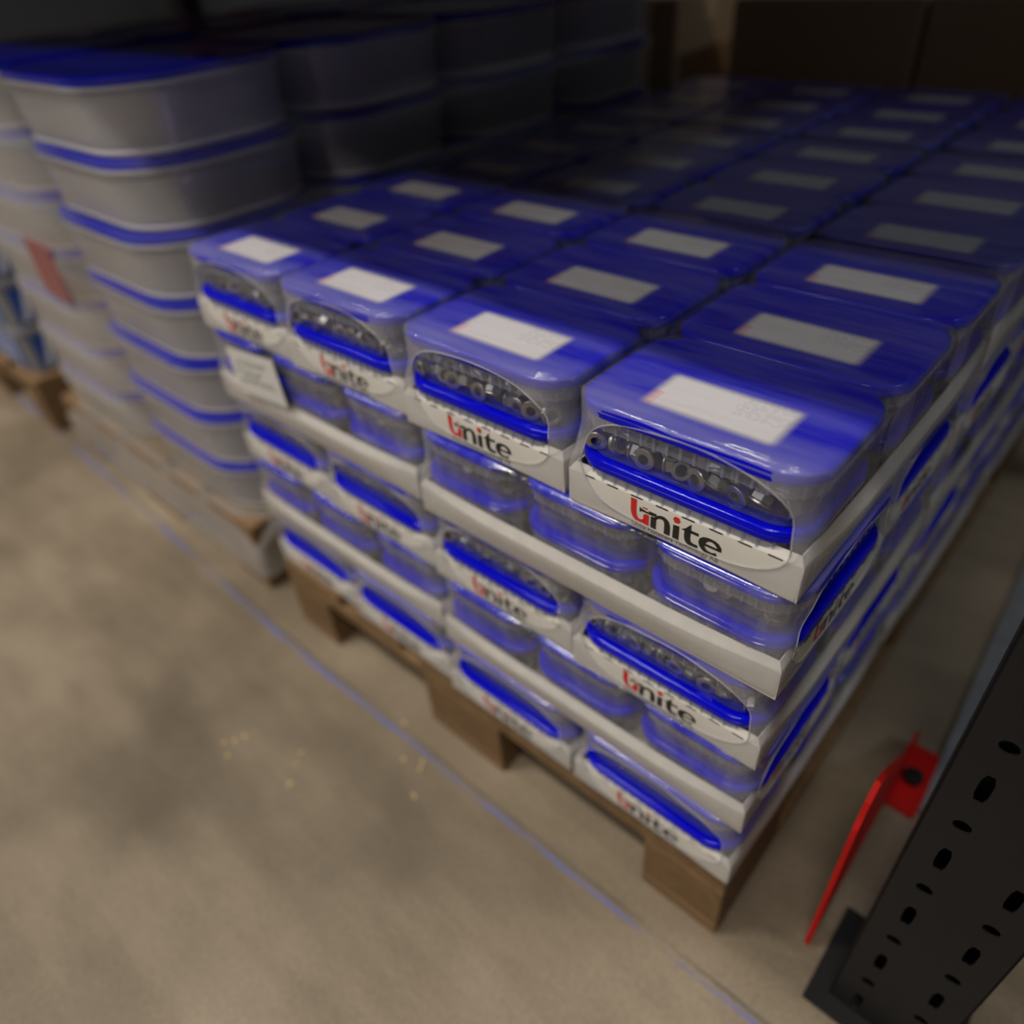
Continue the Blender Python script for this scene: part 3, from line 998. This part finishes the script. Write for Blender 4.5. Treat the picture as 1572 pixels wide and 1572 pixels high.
# ------------------------------------------------------------------ steel rack
def post_mesh(w_, d_, h):
    """channel with alternating round holes and slots in its front face"""
    mb = MB(); n = 20; pitch = .05; t = .002
    def outer(a, hx, hz):
        c, s_ = math.cos(a), math.sin(a); k = min(hx / max(abs(c), 1e-6), hz / max(abs(s_), 1e-6)); return c * k, s_ * k
    cells = int(h / pitch)
    x_off = -.026
    for k in range(cells):
        zc = (k + .5) * pitch
        for half in (0, 1):
            x0, x1 = ((-w_ / 2, 0) if half == 0 else (0, w_ / 2))
            hx, cx = (x1 - x0) / 2, (x0 + x1) / 2
            rx, rz_ = (.0065, .0065) if k % 2 else (.0045, .0165)
            rings = []
            for y in (0, t):
                ro = []; ri = []
                for i in range(n):
                    a = 2 * PI * (i + .5) / n
                    ox, oz = outer(a, hx, pitch / 2); ro.append((cx + ox, y, zc + oz))
                    c, s_ = math.cos(a), math.sin(a); e_ = 2 if k % 2 else 4
                    q = (abs(c / rx) ** e_ + abs(s_ / rz_) ** e_) ** (-1 / e_)
                    ri.append((cx + c * q, y, zc + s_ * q))
                rings.append((ro, ri))
            (fo, fi), (bo, bi) = rings
            mb.loft([fo, fi, bi, bo])
    for sx in (-1, 1):
        x = sx * w_ / 2
        mb.box(min(x, x - sx * t), max(x, x - sx * t), 0, d_, 0, h)
        
    mb.box(-w_ / 2, w_ / 2, d_ - t, d_, 0, h)
    return mb.mesh('post_channel', 'steel_dark')


ME_POST = post_mesh(.10, .07, 4.0)
mb = MB(); mb.box(-.07, .07, -.02, .10, 0, .004); ME_FOOT = mb.mesh('foot_plate', 'steel_dark')
for (x, y, lab) in ((.172, .030, 'dark perforated steel rack post beside the red floor guard'), (.172, 1.12, 'dark perforated steel rack post behind the blue-lidded boxes'),
                    (-2.78, .030, 'dark perforated steel rack post beyond the printed crates'), (-2.78, 1.12, 'dark perforated rear rack post beyond the printed crates')):
    e = bpy.data.objects.new('rack_post', None); COL.objects.link(e); e.location = (x, y, 0)
    tag(e, lab, 'rack post', 'rack posts')
    ob('post_channel', ME_POST, e, (0, 0, .004)); ob('foot_plate', ME_FOOT, e)
for (y, z, lab) in ((-.066, 1.05, 'front rack beam above the pallets'), (1.10, 1.05, 'rear rack beam above the pallets')):
    mb = MB(); mb.box(-2.73, .122, -.02, .02, 0, .13); mb.box(-2.73, .122, .02, .035, .0, .13)
    b = ob('rack_beam', mb.mesh('rack_beam', 'beam')); b.location = (0, y, z)
    tag(b, 'long painted steel ' + lab, 'rack beam', 'rack beams')

mb = MB(); mb.box(-2.73, .122, -.084, 1.12, 1.1805, 1.202)
tag(ob('shelf_board', mb.mesh('shelf_board', 'wood_x')), 'wooden shelf board lying on the rack beams above the pallets', 'shelf')

# galvanised rail lying on the floor between rack posts
mb = MB(); mb.loft([[(.122, .30, 0), (.165, .30, 0), (.165, .30, .008), (.122, .30, .008)], [(.095, 1.05, 0), (.165, 1.05, 0), (.165, 1.05, .008), (.095, 1.05, .008)]], True, True)
tag(ob('floor_rail', mb.mesh('floor_rail', 'galv')), 'grey galvanised strip on the floor between the rack posts', 'floor rail')

# red floor guard with bolt
e = bpy.data.objects.new('floor_guard', None); COL.objects.link(e); e.location = (0, 0, 0)
tag(e, 'red steel floor guard plate with dark bolt beside rack post', 'guard')
mb = MB()
prof = [(.060, .004), (.060, .255), (.072, .285), (.090, .297), (.115, .28), (.33, .06), (.395, .03), (.395, .004)]
mb.loft([[(x, y, z) for y, z in prof] for x in (.0805, .0855)], True, True)
ob('guard_plate', mb.mesh('guard_plate', 'red'), e)
mb = MB(); mb.box(.0805, .121, .285, .395, .0, .006); bpl = ob('base_plate', mb.mesh('base_plate', 'red'), e)
mb = MB(); mb.loft([[(.1 + r * math.cos(PI / 3 * k), .338 + r * math.sin(PI / 3 * k), z) for k in range(6)] for r, z in ((.013, .006), (.013, .016), (.011, .018))], True, True)
ob('bolt', mb.mesh('bolt', 'steel_dark'), bpl)['label'] = 'dark hex bolt'

# wood chips on the floor
rn = random.Random(3)
for (x, y) in [(-.685, -.224), (-.671, -.198), (-.661, -.233), (-.676, -.212), (-.424, -.066), (-.454, -.071), (-.43, -.056), (-.58, -.16), (-.57, -.175), (-.50, -.03), (-.55, -.20), (-.40, -.10)]:
    mb = MB(); a = rn.uniform(.003, .006); b = rn.uniform(.0015, .003)
    mb.loft([[(-a, -b, 0), (a * .8, -b * .7, 0), (a, b * .6, 0), (-a * .7, b, 0)], [(-a * .8, -b * .6, .0014), (a * .6, -b * .5, .0018), (a * .8, b * .4, .0012), (-a * .6, b * .7, .0015)]], True, True)
    o = ob('wood_chip', mb.mesh('wood_chip', 'chip'), None, (x, y, 0), rn.uniform(0, 3))
    tag(o, 'small pale wood chip on the concrete floor', 'wood chip', 'wood chips on the floor')
